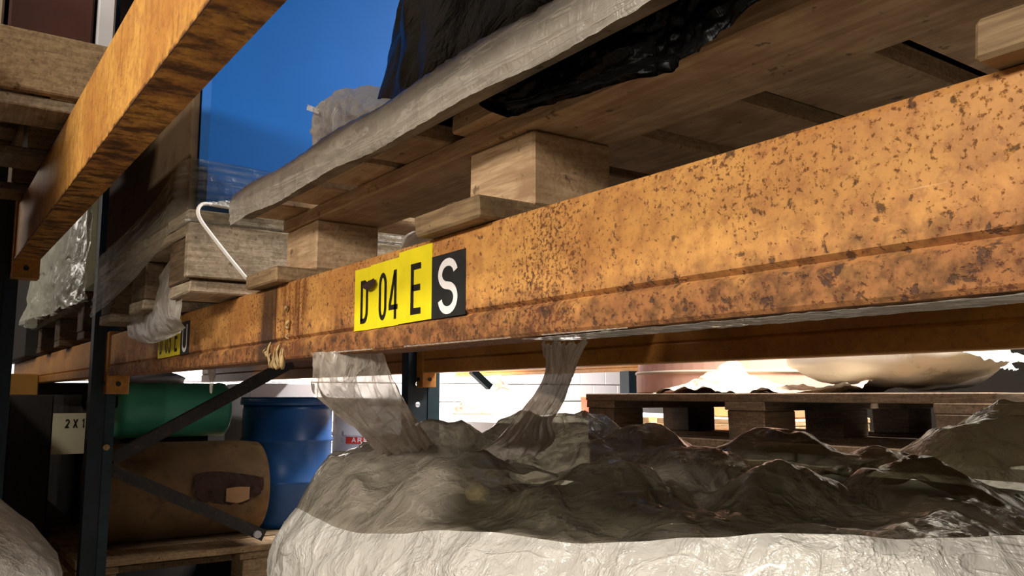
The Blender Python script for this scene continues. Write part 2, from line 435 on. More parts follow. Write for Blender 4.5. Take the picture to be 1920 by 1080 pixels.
# ------------------------------------------------------------------ the setting
def struct(name, m, mat): return tag(m.build(name, mat), kind='structure')
m = MB(); m.box(-9, 6, -6, 9, -.1, 0); struct('floor', m, 'concrete')
m = MB(); m.box(-9, 6, -6, 9, 6, 6.1); struct('ceiling', m, 'ceiling_paint')
m = MB(); m.box(-9, 6, 8.6, 8.7, 0, 6); struct('wall_back', m, 'ceiling_paint')
m = MB(); m.box(-9, 6, -6.1, -6, 0, 6); struct('wall_front', m, 'ceiling_paint')
m = MB(); m.box(6, 6.1, -6, 9, 0, 6); struct('wall_right', m, 'ceiling_paint')
m = MB(); m.box(-8.2, -8.06, -6, 9, 0, 6); wl = struct('wall_left', m, 'mortar')
# concrete blocks of the far wall
bmx = bmesh.new(); bmesh.ops.create_cube(bmx, size=1)
for v_ in bmx.verts: v_.co = Vector((v_.co.x*.05, v_.co.y*.39, v_.co.z*.19))
bmesh.ops.bevel(bmx, geom=list(bmx.edges), offset=.006, segments=1, affect='EDGES')
bme = bpy.data.meshes.new('concrete_block'); bmx.to_mesh(bme); bmx.free(); bme.materials.append(M['block_white'])
for r in range(6):
    for k in range(18):
        o = bpy.data.objects.new('concrete_block', bme); col.objects.link(o); o.parent = wl
        o.location = (-8.05, .5+k*.4+(.2 if r % 2 else 0), 1.02+r*.2)

# ------------------------------------------------------------------ racking
POSTX = -2.70
def channel_post(T, y0, y1, z0, z1, mat, mat2, hole_z=None, name='post'):
    m = MB(); x1 = POSTX+.05; x0 = POSTX-.05; yh = y0+(y1-y0)*.62
    # side flange turned to the bay, with punched round holes 75 mm apart
    if hole_z:
        zz = z0; cy = (y0+yh)/2; r = .0095; hs = []
        z_ = hole_z[0]
        while z_ < hole_z[1]: hs.append(z_); z_ += .073
        m.box(x1-.003, x1, y0, yh, z0, hs[0]-.0365)
        m.box(x1-.003, x1, y0, yh, hs[-1]+.0365, z1)
        for hz in hs:
            n = 16; vs = []; fs = []
            for k in range(n):
                a = 2*math.pi*k/n; c_, s_ = math.cos(a), math.sin(a)
                sc = 1/max(abs(c_), abs(s_))
                vs += [(x1, cy+r*c_, hz+r*s_), (x1, cy+c_*sc*(yh-y0)/2, hz+s_*sc*.0365)]
            fs = [(2*k, 2*k+1, (2*k+3) % (2*n), (2*k+2) % (2*n)) for k in range(n)]
            m.add(vs, fs)
    else:
        m.box(x1-.003, x1, y0, yh, z0, z1)
    m.box(x1-.05, x1-.003, y0, y0+.003, z0, z1)
    m.build(name, mat, T, fix=not hole_z)
    m = MB(); m.box(x1, x1+.004, yh, y1, z0, z1); m.box(x0, x0+.003, y1-.012, y1, z0, z1)
    m.build('post_lip', mat2, T)
    m = MB(); m.box(x0-.03, x1+.03, y0-.02, y1+.02, z0, z0+.006); m.build('foot_plate', mat, T)
fr = thing('upright_frame', (POSTX, .95, 0), 'dark teal rack upright frame with diagonal braces beside the blue drum', 'rack upright')
channel_post(fr, .412, .478, 0, 3.6, 'post_dark', 'post_teal')
channel_post(fr, 1.425, 1.55, 0, 3.6, 'post_dark', 'post_teal', (1.2, 1.69))
for a, b in (((545, 680), (208, 862)), ((203, 878), (492, 1003))):
    A = P(*a, x=POSTX); B = P(*b, x=POSTX)
    m = MB(); m.beam(A, B, .035, .035, (1, 0, 0)); m.build('diagonal_brace', 'brace_steel', fr)
m = MB(); A = Vector((POSTX, .45, 1.45)); m.tube((POSTX+.03, .46, 1.452), (POSTX+.062, .46, 1.452), .009, 8); m.build('bolt', 'foam_cream', fr)
m = MB(); A = P(478, 1000, x=POSTX); m.tube(A, A+Vector((.03, 0, 0)), .012, 8); m.build('bolt', 'carton_white', fr)
fa = thing('upright_frame', (POSTX, -.4, 0), 'dark upright post at the left picture edge under the upper beam', 'rack upright')
channel_post(fa, .13, .215, 0, 3.6, 'post_dark', 'post_teal')
m = MB(); m.box(POSTX-.05, POSTX+.05, -.85, -.765, 0, 3.6); m.build('post', 'post_dark', fa)
m = MB(); m.beam((POSTX, -.8, .4), (POSTX, .15, 1.2), .03, .03, (1, 0, 0)); m.build('diagonal_brace', 'brace_steel', fa)

BZ = 1.652
def beam_profile(y0, z0, h, wd, lip=.027):
    return [(y0-.003, z0+.003), (y0-.001, z0), (y0+wd, z0), (y0+wd, z0+h-.003), (y0+wd-.004, z0+h), (y0+.005, z0+h), (y0+.0015, z0+h-.0015), (y0, z0+h-.006),
            (y0, z0+lip+.006), (y0+.004, z0+lip+.002), (y0-.003, z0+lip-.003)]
def rack_beam(label, x0, x1, y0, z0, h, wd, mat, conn=True, flip=False, lip=.027):
    T = thing('rack_beam', (x0, y0, z0), label, 'rack beam')
    prof = beam_profile(y0, z0, h, wd, lip)
    if flip: prof = [(2*y0+wd-y, z) for y, z in prof]
    m = MB(); m.prism(prof, x0, x1, 60); m.build('beam_body', mat, T)
    if conn:
        m = MB(); m.box(x0-.001, x0+.045, y0-.006, y0+wd+.004, z0-.05, z0+h+.01); m.build('end_connector', 'orange_clean', T, bevel=.002)
        m = MB(); m.tube((x0+.02, y0-.012, z0-.022), (x0+.02, y0-.004, z0-.022), .007, 10)
        m.tube((x0+.04, y0+wd*.5, z0-.022), (x0+.048, y0+wd*.5, z0-.022), .007, 10); m.build('locking_pin', 'post_dark', T)
    return T
fb = rack_beam('rusty speckled orange rack beam carrying the yellow and black location labels', POSTX+.05, .35, .45, BZ, .117, .05, 'rusty_orange')
rb = rack_beam('brownish orange rear rack beam running behind the rusty labelled beam', POSTX+.055, .6, 1.46, 1.675, .115, .045, 'orange_clean', lip=.045)
lb = rack_beam('orange rack beam of the next bay beyond the dark upright', -5.4, POSTX-.05, .45, BZ, .117, .05, 'orange_clean', conn=False)
lbr = rack_beam('rear orange rack beam of the next bay above the green drum', -5.4, POSTX-.055, 1.46, 1.675, .115, .045, 'orange_clean', conn=False, lip=.045)
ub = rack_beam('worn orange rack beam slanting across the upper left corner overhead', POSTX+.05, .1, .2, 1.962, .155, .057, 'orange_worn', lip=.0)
# drips and crusts of dried cream foam along the spill
for i in range(20):
    px = 498+i*2.9+random.uniform(-3, 3)
    if i > 14: continue
    p = P(px, 600, y=.444)
    ln = random.uniform(.006, .028); zt = BZ+random.uniform(.004, .03) if i < 12 else BZ+random.uniform(.03, .10)
    if 505 < px < 545 and i < 12: ln = zt-BZ+random.uniform(.004, .016)
    pts = [(p.x+.003*math.sin(k+i), .4475-.0035*math.sin(k/6*3), zt-ln*k/6) for k in range(7)]
    m = MB(); m.path(pts, lambda t_, r_=random.uniform(.0018, .0042), q=random.random()*6: r_*(.45+.55*t_+.25*math.sin(t_*7+q))*(1 if t_ < .95 else .6), 7)
    m.build('dried_drip', 'foam_cream', fb, smooth=True)
# rags of stretch film caught under the bottom lip
for k, (a, b) in enumerate(((590, 700), (760, 830), (830, 960), (1020, 1180))):
    m = sheet([[P(px, 657-.083*(px-667)+dy, y=.4455) for px in (a, (2*a+b)/3, (a+2*b)/3, b)] for dy in (-1, 1.5)], 4, 60, .0022, 50, (1, 12), 3+k)
    m.build('film_rag', 'film_grey', fb, smooth=True)
m = sheet([[Vector((-.62+.1*i, y_, BZ-.0012)) for i in range(8)] for y_ in (.4485, .47, .497)], 8, 120, .0008, 20, (1, 8), 5)
m.build('pale_underside', 'film_white', fb, smooth=True)  # pale sheet lying flat over the underside of the beam

# ------- location labels: stroke lettering on yellow and black tiles
def arc(cx, cy, rx, ry, a0, a1, n=12):
    return [(cx+rx*math.cos(math.radians(a0+(a1-a0)*i/n)), cy+ry*math.sin(math.radians(a0+(a1-a0)*i/n))) for i in range(n+1)]
def glyph(ch):
    if ch in '0': return [arc(.5, .72, .36, .22, 0, 180)+arc(.5, .28, .36, .22, 180, 360)+[(.86, .72)]]
    if ch == 'D': return [[(.16, .06), (.16, .94), (.5, .94)]+arc(.5, .7, .36, .24, 90, 0)+arc(.5, .3, .36, .24, 0, -90)+[(.16, .06), (.16, .12)]]
    if ch == '4': return [[(.72, .0), (.72, .94), (.64, .94), (.1, .30), (.1, .24), (1.0, .24)]]
    if ch == '3': return [arc(.48, .72, .34, .22, 170, -80)+arc(.48, .28, .36, .24, 80, -170)]
    if ch == 'E': return [[(.92, .94), (.14, .94), (.14, .06), (.92, .06)], [(.14, .52), (.86, .52)]]
    if ch == 'U': return [[(.14, 1), (.14, .3)]+arc(.5, .3, .36, .24, 180, 360)+[(.86, .3), (.86, 1)]]
    if ch == 'S': return [arc(.5, .73, .36, .22, 10, 180)+arc(.5, .73, .36, .22, 180, 262)[1:]+arc(.5, .27, .36, .23, 78, 0)+arc(.5, .27, .36, .23, 0, -172)[1:]]
    if ch == 'A': return [[(.06, 0), (.5, 1), (.94, 0)], [(.25, .35), (.75, .35)]]
    if ch == 'R': return [[(.14, 0), (.14, .94), (.55, .94)]+arc(.55, .72, .3, .22, 90, -90)+[(.14, .5)], [(.5, .5), (.92, 0)]]
    if ch == 'M': return [[(.08, 0), (.08, 1), (.5, .35), (.92, 1), (.92, 0)]]
    if ch == 'X': return [[(.08, 0), (.92, 1)], [(.08, 1), (.92, 0)]]
    if ch == '2': return [arc(.5, .7, .36, .24, 170, -20)+[(.12, .05), (.9, .05)]]
    if ch == '1': return [[(.25, .78), (.55, 1), (.55, 0)]]
def stroke_mesh(m, pts, wd, to3, wy=None):
    """a flat band along a 2-D polyline with mitred corners"""
    n = len(pts); L_ = []; R_ = []
    pts = [Vector(p) for p in pts]
    for i, p in enumerate(pts):
        d0 = (p-pts[i-1]).normalized() if i else None
        d1 = (pts[i+1]-p).normalized() if i < n-1 else None
        if d0 is None or d0.length < 1e-6: d0 = d1
        if d1 is None or d1.length < 1e-6: d1 = d0
        t_ = d0+d1
        t_ = t_.normalized() if t_.length > 1e-6 else d0
        nr = Vector((-t_.y, t_.x)); c_ = max(.5, nr.dot(Vector((-d0.y, d0.x))))
        L_.append(p+nr*wd/2/c_); R_.append(p-nr*wd/2/c_)
    for i in range(n-1):
        m.add([to3(*R_[i]), to3(*R_[i+1]), to3(*L_[i+1]), to3(*L_[i])], [(0, 1, 2, 3)])
def letter(name, ch, parent, x0, x1, z0, z1, y, mat, wd, slope=0):
    m = MB()
    for s_ in glyph(ch):
        pts = [((x0+(x1-x0)*u), (z0+(z1-z0)*v)) for u, v in s_]
        stroke_mesh(m, pts, wd, lambda a, b: (a, y, b+slope*(a-x0)))
    o = m.build(name, mat, parent, fix=False); return o
def tile(name, parent, x0, x1, z0, z1, mat, y=.4492, dz=0):
    m = MB(); m.add([(x0, y, z0), (x1, y, z0+dz), (x1, y, z1+dz), (x0, y, z1), (x0, y+.0008, z0), (x1, y+.0008, z0+dz), (x1, y+.0008, z1+dz), (x0, y+.0008, z1)],
                    [(0, 1, 2, 3), (0, 4, 5, 1), (1, 5, 6, 2), (2, 6, 7, 3), (3, 7, 4, 0)])
    return m.build(name, mat, parent)
YL = .4488
def location_label(num, last, xs, dz=0):
    def Xp(px): return xs+ (px-667)/(812-667)*.195 if px <= 812 else xs+.195+(px-812)/(873-812)*.068
    yt = tile('yellow_label', fb, Xp(667), Xp(700), 1.6790+dz, 1.7565+dz, 'label_yellow', dz=-.0004)
    yt['label'] = 'yellow label tile with black characters'
    t2 = tile('yellow_label', fb, Xp(700), Xp(755), 1.6788+dz, 1.7575+dz, 'label_yellow', dz=.0005)
    t3 = tile('yellow_label', fb, Xp(755), Xp(812), 1.6800+dz, 1.7630+dz, 'label_yellow', dz=.0008)
    t4 = tile('black_label', fb, Xp(812), Xp(873), 1.6800+dz, 1.7475+dz, 'label_black', dz=.0005)
    t4['label'] = 'black label tile with a white letter'
    letter('printed_letter', 'D', yt, Xp(680), Xp(696), 1.687+dz, 1.741+dz, YL, 'print_black', .0062)
    letter('printed_digit', num[0], t2, Xp(718), Xp(733), 1.687+dz, 1.745+dz, YL, 'print_black', .0058)
    letter('printed_digit', num[1], t2, Xp(738), Xp(754), 1.687+dz, 1.745+dz, YL, 'print_black', .0058)
    letter('printed_letter', 'E', t3, Xp(777), Xp(796), 1.6885+dz, 1.7455+dz, YL, 'print_black', .0070)
    letter('printed_letter', last, t4, Xp(823), Xp(862), 1.685+dz, 1.741+dz, YL, 'print_white', .0082)
    return yt
yt = location_label('04', 'S', -.981)
location_label('03', 'U', -2.03, .002)
# the torn corner of the first tile
m = MB(); A = P(682, 535, y=.448)
m = sheet([[P(678, 538, y=.4475), P(692, 527, y=.446), P(703, 522, y=.447)], [P(690, 545, y=.445), P(696, 540, y=.443), P(704, 532, y=.445)]], 6, 6, .001, 9)
m.build('torn_flap', 'torn_dark', yt, smooth=True)

# ------------------------------------------------------------------ upper level: pallet under the black load
p1x0, p1x1, p1y0, p1y1 = -1.363, -.10, .425, 1.56
pz = BZ+.117
W1 = p1x1-p1x0; L1 = p1y1-p1y0
pal1 = pallet('pallet', 'worn wooden pallet resting on the rusty labelled beam under black plastic', ((p1x0+p1x1)/2, (p1y0+p1y1)/2, pz), 0, W1, L1, 9, .034, 'wood', ov=.066, bw=.115, short=(-.03, .05),
              cols=((-W1/2+.075, .14), (.003, .125), (W1/2-.04, .12)),
              mats={'block': 'wood_pale', 'bottom': 'wood', 'deck': 'wood_pale', 'stringer': 'wood_pale'})
# film-wrapped batten along the front edge, its film strings and the sheet above
m = MB(); m.box(p1x0-.004, p1x1, p1y0-.012, p1y0+.016, pz+.118, pz+.150); m.build('edge_batten', 'wood_grey', pal1, bevel=.003)
fw = thing('stretch_film', (-1.0, .43, pz+.14), 'dusty stretch film wrapped along the front edge of the pallet under black plastic', 'plastic film')
prof = [(-.019, .105), (-.021, .125), (-.018, .152), (.0, .160), (.022, .156)]
rows = []
for i in range(13):
    x = p1x0-.008+(p1x1-p1x0)*i/12
    rows.append([Vector((x, p1y0+a, pz+b+.003*math.sin(i*2.1))) for a, b in prof])
m = sheet(rows, 150, 24, .0022, 30, (16, 1), 2); m.build('edge_wrap', 'film_rail', fw, smooth=True)
# bulging hood of film above the edge, in front of the black load
def S(rows, y): return [[P(a, b, y=y+(c if len(q) > 2 else 0)) for q in r for a, b, c in [(q+(0,))[:3]]] for r in rows]
rows = S([[(592, 205), (640, 172, .02), (740, 160, .03), (860, 120, .04), (990, 20, .04), (1080, -60, .04)],
          [(588, 240), (650, 215, .0), (750, 205, .0), (880, 150, .01), (1010, 62, .01), (1120, -30, .01)],
          [(592, 285), (640, 268, .0), (745, 225, -.0), (880, 165, -.01), (1020, 80, -.01), (1130, 0, -.01)],
          [(592, 318), (650, 285), (750, 232), (890, 172), (1030, 95), (1140, 20)]], .445)
m = sheet(rows, 50, 110, .004, 14, (1, 3), 5); m.build('film_hood', 'film_dusty', fw, smooth=True)
m = sheet(S([[(578, 196), (600, 205)], [(576, 206), (598, 214)]], .44), 4, 6, .001); m.build('film_tail', 'film_white', fw, smooth=True)

# ------- black plastic load
bl = thing('black_plastic_load', (-.5, .9, pz+.144), 'crumpled glossy black plastic sheeting draped over goods on the upper pallet', 'black plastic')
def blackshape(u, v):
    th = u*2*math.pi
    e = 2/4.0
    cx, cy = math.cos(th), math.sin(th)
    sx_ = math.copysign(abs(cx)**e, cx); sy_ = math.copysign(abs(cy)**e, cy)
    k = 1-.10*v
    x = -.56+.50*sx_*k+.16*v*(1 if sx_ < 0 else 0); y = .985+.52*sy_*k
    z_ = pz+.146+.85*v
    q = Vector((x*2.2, y*2.2, z_*.9))
    a = .035*ridge(q, 1.7, 4)+.016*ridge(Vector((th*3, z_*2, 1)), 1.2, 3)
    return Vector((x+a*sx_, y+a*sy_*.7, z_))
m = MB(); m.grid(blackshape, 220, 90, True)
m.f.append(tuple(i*91+90 for i in range(220)))
m.build('draped_sheet', 'film_black', bl, smooth=True)
# loose skirt of the sheet sagging down behind the front batten
def skirt(px):
    return 0
rows = []
for px, top, bot in ((890, 170, 196), (950, 150, 214), (1050, 95, 184), (1150, 45, 158), (1240, 5, 132), (1300, -30, 92), (1400, -90, 10), (1520, -170, -70)):
    rows.append([P(px, top+(bot-top)*k/3, y=.452+.004*math.sin(k+px*.02)) for k in range(4)])
m = sheet(rows, 150, 36, .006, 5, (6, 1.2), 11); m.build('loose_skirt', 'film_black', bl, smooth=True)
rows = S([[(950, 196), (1060, 168), (1180, 128), (1292, 100)], [(955, 210, -.008), (1060, 184, -.012), (1180, 146, -.012), (1288, 108, -.006)]], .447)
m = sheet(rows, 14, 90, .003, 5, (1, 3), 8); m.build('loose_fold', 'film_black', bl, smooth=True)

# ------------------------------------------------------------------ upper level: pallet with the blue container
p2x0, p2x1, p2y0, p2y1 = -2.28, -1.452, .36, 1.56
pal2 = pallet('pallet', 'grey weathered pallet under the blue container with a white strap on it', ((p2x0+p2x1)/2, (p2y0+p2y1)/2, pz), 0, p2x1-p2x0, p2y1-p2y0, 5, .03, 'wood_grey', bw=.14,
              mats={'block': 'wood_dark'})
m = MB(); m.box(p2x1-.012, p2x1+.010, p2y0-.002, p2y1, pz+.026, pz+.118); m.build('side_plank', 'wood_grey', pal2, bevel=.002)
ct = thing('blue_container', (-1.86, .92, pz+.144), 'tall flat-sided blue plastic container seen between the orange beam and black plastic', 'container')
m = MB(); m.box(p2x0+.03, p2x1-.02, p2y0+.02, p2y1-.03, pz+.146, pz+1.25); m.build('body', 'plastic_blue', ct, bevel=.012)
m = MB(); m.box(p2x0+.03, p2x1-.032, p2y0+.004, p2y0+.018, pz+.146, pz+1.25); m.build('end_panel', 'card_brown', ct, bevel=.002)
fw2 = thing('stretch_film', (-1.86, .36, pz+.15), 'clear stretch film wound round the foot of the blue container', 'plastic film')
rows = []
for k, (dz, out) in enumerate(((-.01, .024), (.03, .020), (.07, .017), (.115, .014))):
    rows.append([Vector((p2x0-.0, p2y0+.004-out, pz+.03+dz*1.2)), Vector((-1.95, p2y0+.002-out, pz+.05+dz*1.1)), Vector((-1.62, p2y0+.002-out, pz+.09+dz)),
                 Vector((p2x1-.03, p2y0+.002-out, pz+.115+dz)), Vector((p2x1-.006+out, p2y0+.05, pz+.125+dz*.9)), Vector((p2x1-.006+out, .75, pz+.125+dz*.8)), Vector((p2x1-.006+out, 1.4, pz+.12+dz*.7))])
m = sheet(rows, 40, 120, .003, 26, (5, .6), 4); m.build('film_band', 'film_stretch', fw2, smooth=True)
# white strap looped over the corner of that pallet
m = MB()
ys = lambda a, b, y: P(a, b, x=y)
pts = [P(522, 409, x=-1.437), P(480, 400, x=-1.437), P(440, 391, x=-1.437), P(405, 385, x=-1.437), P(385, 382, x=-1.43), P(375, 386, x=-1.425), P(371, 397, x=-1.42), P(376, 412, x=-1.42), P(390, 432, x=-1.42), P(425, 477, x=-1.42), P(466, 527, x=-1.42)]
sm = [spline([Vector(p) for p in pts], i/40) for i in range(41)]
m.path(sm, .0032, 8); tag(m.build('strap', 'strap_white', smooth=True, origin=sm[0]), 'thin white strap looped over the corner of the weathered pallet', 'strap')
m = sheet([[P(376, 383, x=-1.44), P(420, 378, x=-1.44), P(462, 376, x=-1.44)], [P(380, 386, x=-1.43), P(425, 389, x=-1.43), P(520, 412, x=-1.43)]], 10, 40, .002, 10, (1, 4), 6)
o = m.build('film_scrap', 'film_white', smooth=True); tag(o, 'bright scrap of white film on the pallet edge next to the strap', 'plastic film')
# silvery film wad stuffed into the pallet, seen in the gap above the rusty beam
def parcel(u, v):
    a = (v-.5)*math.pi; th = u*2*math.pi
    p = Vector((.13*math.cos(a)*math.copysign(abs(math.cos(th))**.7, math.cos(th)), .05*math.cos(a)*math.sin(th), .042*math.copysign(abs(math.sin(a))**.7, math.sin(a))))
    k = 1+.10*ridge(p*16, 1.2, 3)
    return Vector((-1.15, .70, pz+.07))+p*k
m = MB(); m.grid(parcel, 64, 32, True)
tag(m.build('film_wad', 'white_wrap', smooth=True, origin=(-1.15, .70, pz+.03)), 'crumpled silvery white film wad in the gap above the labelled beam', 'plastic film')
# film flap hanging over the beam next to the second label
rows = [[P(338, 470, y=.40), P(350, 480, y=.39), P(362, 500, y=.385)],
        [P(300, 520, y=.40), P(322, 530, y=.385), P(350, 545, y=.38)],
        [P(262, 560, y=.41), P(292, 580, y=.39), P(345, 595, y=.385)],
        [P(243, 610, y=.42), P(285, 632, y=.41), P(350, 612, y=.41)],
        [P(248, 634, y=.42), P(290, 642, y=.415), P(345, 625, y=.41)]]
m = sheet(rows, 50, 40, .005, 8, (1, 1), 9)
tag(m.build('film_flap', 'film_clear', smooth=True, origin=rows[2][1]), 'torn flap of clear film hanging over the beam beside the second label', 'plastic film')

# ------------------------------------------------------------------ upper level, next bay: film-wrapped load on its pallet
pal3 = pallet('pallet', 'dark pallet of the next bay under the pale torn film', (-3.42, .98, pz), 0, 1.2, 1.15, 7, .03, 'wood_dark', bw=.13)
ld3 = thing('wrapped_load', (-3.42, .98, pz+.144), 'load in pale greenish film with a ragged torn hem left of the dark post', 'wrapped load')
m = MB(); m.box(-3.98, -2.84, .43, 1.5, pz+.146, pz+.9, .01); m.build('goods', 'sack_white', ld3, bevel=.02)
rows = []
for k, zz in enumerate((.75, .5, .3, .12, .02, -.05)):
    rows.append([Vector((-4.05, .44, pz+.144+zz)), Vector((-3.75, .395-.01*k, pz+.144+zz)), Vector((-3.3, .40-.008*k, pz+.144+zz)), Vector((-2.95, .40-.004*k, pz+.144+zz*1.0)), Vector((-2.80, .42, pz+.144+zz+.02))])
m = sheet(rows, 60, 90, .018, 9, (1.2, 2), 13, ragged=.10); m.build('film_cover', 'film_green', ld3, smooth=True)

# ------------------------------------------------------------------ the rack nearer the camera, overhead on the left
pa = pallet('pallet', 'dim wooden pallet overhead in the upper left corner', (-2.15, -.30, 2.118), 0, .88, 1.16, 6, .03, 'wood', bw=.12, mats={'block': 'wood', 'bottom': 'wood_grey'})
m = MB(); m.box(-1.712, -1.690, -.87, .285, 2.143, 2.255); m.build('side_plank', 'wood', pa, bevel=.003)
m = MB(); m.box(-2.5, -1.74, .095, .236, 2.262, 2.9); tag(m.build('carton', 'carton_red', origin=(-2.1, .16, 2.262), bevel=.004), 'dark red-brown carton on the overhead pallet', 'carton')
m = MB(); m.box(-2.5, -1.745, .242, .275, 2.262, 2.9); tag(m.build('carton', 'carton_white', origin=(-2.1, .25, 2.262), bevel=.004), 'white film-wrapped carton edge beside the orange beam overhead', 'carton')
m = MB(); m.box(-2.5, -1.75, -.4, .088, 2.262, 2.9); tag(m.build('carton', 'paper_cream', origin=(-2.1, -.15, 2.262), bevel=.004), 'cream carton at the picture edge on the overhead pallet', 'carton')
# film-wrapped load at the lower left corner
wl_ = thing('wrapped_load', (-2.15, -.3, 0), 'pale film-wrapped load cut off by the lower left corner', 'wrapped load')
def ll(u, v):
    th = u*2*math.pi; e = .45
    cx, cy = math.cos(th), math.sin(th)
    sx_ = math.copysign(abs(cx)**e, cx); sy_ = math.copysign(abs(cy)**e, cy)
    if v < .55: s_ = 1; z_ = 1.28*v/.55
    else:
        q = (v-.55)/.45; s_ = max(0, 1-q)**.8; z_ = 1.28+.24*math.sin(q*math.pi/2)
    x = -2.08+.45*sx_*s_; y = -.20+.455*sy_*s_
    k = .008*ridge(Vector((x*3, y*3, z_*3)), 1.2, 4)
    return Vector((x+k*sx_, y+k*sy_, z_+k*.6))
m = MB(); m.grid(ll, 120, 70, True); m.build('film_cover', 'film_white', wl_, smooth=True)
m = MB(); m.box(-2.55, -1.74, -.6, .17, .0, 1.27, .01); m.build('goods', 'bag_white', wl_, bevel=.03)

for z0_, z1_, lab in ((0, .85, 'bottom brown carton of the unseen stack added to block lamp light'), (.852, 1.7, 'middle brown carton of the unseen stack added to block lamp light'), (1.702, 2.36, 'top brown carton of the unseen stack added to block lamp light')):
    m = MB(); m.box(-1.61, -1.46, -.78, -.10, z0_, z1_); tag(m.build('carton', 'cardboard', origin=(-1.4, -.4, z0_), bevel=.005), lab, 'carton')  # out of view; stack added to keep lamp light off the left

m = MB(); m.box(-2.58, -1.62, -.70, .03, 1.525, 2.09); tag(m.build('carton', 'cardboard', origin=(-2.1, -.35, 1.525), bevel=.005), 'unseen brown carton added on the pale wrapped load to shade the next bay', 'carton')  # out of view; added to block aisle light from the next bay
m = MB(); m.box(-4.3, -2.82, -.80, .03, 0, 1.86); tag(m.build('carton', 'cardboard', origin=(-3.5, -.4, 0), bevel=.005), 'unseen big brown carton added to shade the lower part of the next bay', 'carton')  # out of view; added to shade the goods below the next bay's beam
# ------------------------------------------------------------------ the big wrapped load below the labelled beam
big = thing('wrapped_load', (-.85, 1.0, 0), 'large film-wrapped bulk load with dark contents below the labelled beam', 'wrapped load')
CX, CY, AX, AY, NE = -.97, 1.0, .73, .50, 2.8
def plan(th, s_=1):
    c_, q = math.cos(th), math.sin(th)
    return CX+AX*s_*math.copysign(abs(c_)**(2/NE), c_), CY+AY*s_*math.copysign(abs(q)**(2/NE), q)
rimpx = [(400, 925), (520, 935), (542, 945), (587, 969), (662, 994), (751, 1004), (840, 1003), (930, 1006), (1140, 1012), (1500, 1008), (1920, 1004), (2400, 990)]
def rim_target(px):
    for (a, b), (c_, d) in zip(rimpx, rimpx[1:]):
        if a <= px <= c_: return b+(d-b)*(px-a)/(c_-a)
    return rimpx[0][1] if px < 400 else rimpx[-1][1]
def solve_z(x, y):
    lo, hi = 1.2, 1.58
    for _ in range(30):
        z_ = (lo+hi)/2; a, b = project((x, y, z_))
        if b > rim_target(a): lo = z_
        else: hi = z_
    return (lo+hi)/2
NTH = 400
rimz = []
for i in range(NTH):
    th = 2*math.pi*i/NTH; x, y = plan(th)
    # the side turned to the aisle: th from about 170 to 380 degrees
    a = math.degrees(th)
    wgt = 1 if 185 <= a <= 345 else max(0, 1-min(abs(a-185), abs(a-345), abs(a+360-345))/50)
    rimz.append(wgt*solve_z(x, y)+(1-wgt)*1.46)
rimz = [z_+.010*noise.noise(Vector((i*.06, 1, 0)))+.005*noise.noise(Vector((i*.17, 4, 0))) for i, z_ in enumerate(rimz)]
for _ in range(2): rimz = [(rimz[i-1]+rimz[i]+rimz[(i+1) % NTH])/3 for i in range(NTH)]
mounds = []
for px, py, d, r in ((690, 872, 1.50, .20), (760, 846, 1.50, .16), (835, 817, 1.42, .13), (985, 795, 1.50, .13), (1090, 790, 1.46, .14), (1215, 832, 1.34, .13),
                     (1455, 822, 1.30, .14), (1640, 872, 1.22, .12), (1800, 828, 1.30, .13), (1960, 750, 1.36, .17), (1300, 868, 1.20, .12), (1130, 905, 1.05, .12), (1480, 900, .98, .10), (1700, 905, 1.0, .12), (900, 890, 1.2, .13), (700, 930, 1.3, .14)):
    mounds.append((P(px, py, d=d), r))
def top_z(x, y, s_, rz_):
    base = rz_*(s_**3)+(1-s_**3)*1.42-.02*math.exp(-((s_-.90)/.07)**2)
    best = 0; acc = 0
    for p, r in mounds:
        g = (p.z-base)*math.exp(-((x-p.x)**2+(y-p.y)**2)/(r*r))
        if g > 0: acc += g**6
    best = acc**(1/6)
    fade = 1-max(0, (s_-.90)/.10)**2
    return base+best*max(0, fade)
def film_top(u, v):
    i = int(round(u*NTH)) % NTH; th = 2*math.pi*i/NTH; s_ = 1-.985*v
    x, y = plan(th, s_); z_ = top_z(x, y, s_, rimz[i])
    q = Vector((x, y, z_*.7))
    f_ = min(1, v*10)
    k = f_*(.014*ridge(q+Vector((3, 0, 0)), 3.2, 4)+.010*ridge(Vector((x*1.2+y*2.2, (x-y)*.5, .4)), 5.5, 3))
    return Vector((x, y, z_+k))
def wall_pt(u, v, out=0):
    i = int(round(u*NTH)) % NTH; th = 2*math.pi*i/NTH
    x, y = plan(th)
    z_ = rimz[i]*(1-v)+.02*v
    z_ = rimz[i]-(rimz[i]-.02)*v**1.6
    h_ = rimz[i]-z_
    b = .025*(1-math.exp(-h_*16))+.018*math.sin(min(h_*4, 3.1))
    nx, ny = (x-CX)/AX, (y-CY)/AY; l_ = math.hypot(nx, ny); nx /= l_; ny /= l_
    q = Vector((th*3.2+h_*2.2, h_*1.5, 2))
    k = (.008*ridge(q, 1.4, 4)+.0055*ridge(Vector((th*7+h_*14, h_*5, 5)), 1.3, 4))*min(1, h_*25)
    return Vector((x+nx*(b+k+out), y+ny*(b+k+out), z_))
m = MB()
m.grid(lambda u, v: film_top(u, v), NTH, 80, True)
ft = m.build('film_top', 'film_dark', big, smooth=True, fix=True)
da = ft.data.attributes.new('dust', 'FLOAT', 'POINT')
